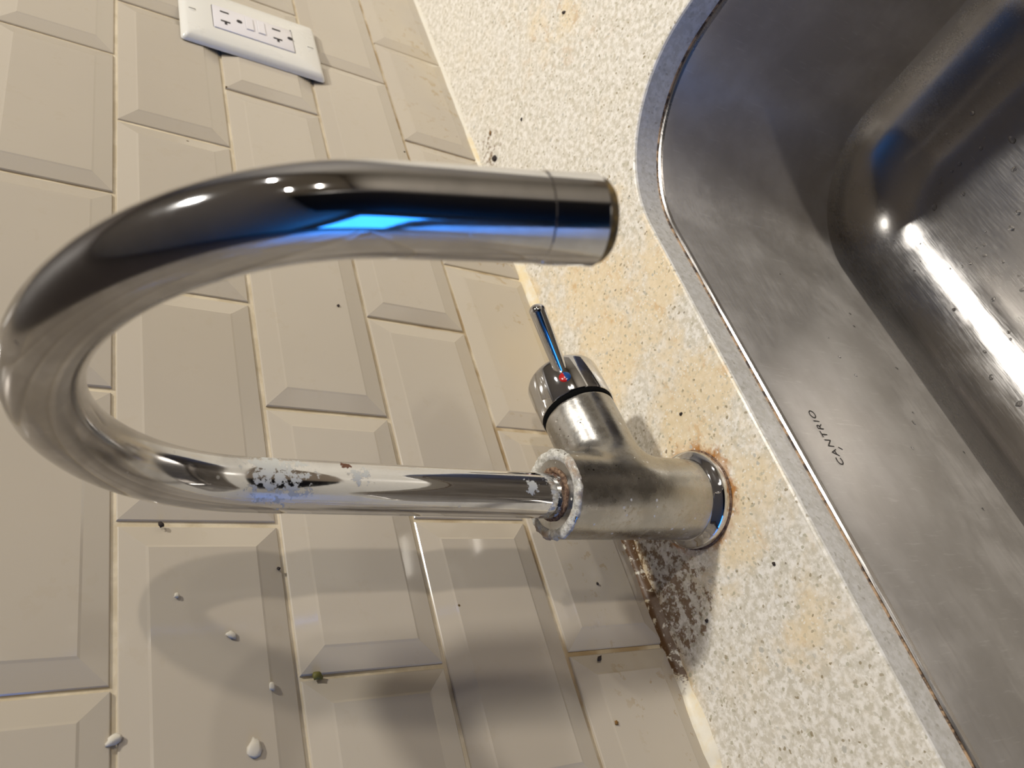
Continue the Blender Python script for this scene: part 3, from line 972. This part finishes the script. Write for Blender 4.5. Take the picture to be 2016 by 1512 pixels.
on_wall('plaster_fleck', -0.4948, 0.2519, 0.0044, M_WHITE, 'largest dried plaster drip on the tile at the lower left', 'fleck', 0.62, 0.22, 16)
on_wall('plaster_fleck', -0.4837, 0.3050, 0.0034, M_WHITE, 'dried plaster bump on the row joint at the lower left', 'fleck', 0.6, 0.35, 17, -0.002)
on_wall('plaster_fleck', -0.4449, 0.2575, 0.0024, M_WHITE, 'white fleck inside the loop of the spout shadow', 'fleck', 0.7, 0.2, 18)
on_wall('plaster_fleck', -0.4696, 0.2418, 0.0020, M_WHITE, 'white fleck below the loop of the spout shadow', 'fleck', 0.7, 0.2, 19)
on_wall('plaster_fleck', -0.4250, 0.2800, 0.0012, M_WHITE, 'small white fleck at the tip of the spout shadow', 'fleck', 1.0, 0.5, 20)

# ------------------------------------------------------------------ water drops in the sink
drop_me = []
for k in range(4):
    bm = bmesh.new()
    bmesh.ops.create_uvsphere(bm, u_segments=16, v_segments=10, radius=1.0)
    for v in bm.verts:
        n = 1 + 0.25 * mnoise.noise(v.co * 1.2 + Vector((k * 7.0, 0, 0)))
        v.co = Vector((v.co.x * n * (1 + 0.35 * (k % 3)), v.co.y * n, max(v.co.z, -0.15) * 0.55))
    me = bm_mesh('water_drop', bm)
    me.materials.append(M_WATER)
    me.polygons.foreach_set('use_smooth', [True] * len(me.polygons))
    drop_me.append(me)
rd = random.Random(11)
BR, BZ, BD = 0.064, -0.2535, 0.0045
def inset(x, y):
    cx, cy = (SX0 + SX1) / 2, (SY0 + SY1) / 2
    qx, qy = abs(x - cx) - ((SX1 - SX0) / 2 - SR), abs(y - cy) - ((SY1 - SY0) / 2 - SR)
    return -(math.hypot(max(qx, 0), max(qy, 0)) + min(max(qx, qy), 0) - SR)
def bowl_z(x, y):
    d = inset(x, y) - BD
    return BZ if d >= BR else BZ + BR - math.sqrt(max(BR * BR - (BR - d) ** 2, 0))
n = 0
while n < 110:
    x = rd.uniform(-0.46, -0.15); y = rd.uniform(-0.33, -0.15)
    if inset(x, y) < 0.030: continue
    z = bowl_z(x, y); e = 0.0005
    nrm = Vector((-(bowl_z(x + e, y) - bowl_z(x - e, y)) / (2 * e), -(bowl_z(x, y + e) - bowl_z(x, y - e)) / (2 * e), 1)).normalized()
    s = rd.choice([0.0006, 0.0008, 0.0010, 0.0012, 0.0012, 0.0018]) * rd.uniform(0.8, 1.2)
    o = bpy.data.objects.new('water_drop', rd.choice(drop_me)); COL.objects.link(o)
    o.location = Vector((x, y, z)) + nrm * 0.0001
    o.scale = (s, s, s)
    o.rotation_euler = (nrm.to_track_quat('Z', 'Y').to_matrix() @ Matrix.Rotation(rd.uniform(0, 6.28), 3, 'Z')).to_euler()
    tag(o, 'clear water drop lying on the rounded steel floor of the sink', 'water drop', 'water drops on the sink floor')
    n += 1
for i in range(12):
    x = rd.uniform(-0.45, -0.24); z = rd.uniform(-0.2, -0.1)
    s = rd.choice([0.0006, 0.0008, 0.0010])
    o = bpy.data.objects.new('water_drop', rd.choice(drop_me)); COL.objects.link(o)
    o.location = (x, -0.13 - (0.0042 if z > -0.1 else 0.0042 + (-0.1 - z) * 0.0125) - 0.0001, z); o.scale = (s, s, s); o.rotation_euler = (math.pi / 2, rd.uniform(0, 6.28), 0)
    tag(o, 'clear water drop clinging to the rear wall of the steel sink', 'water drop', 'water drops on the rear sink wall')
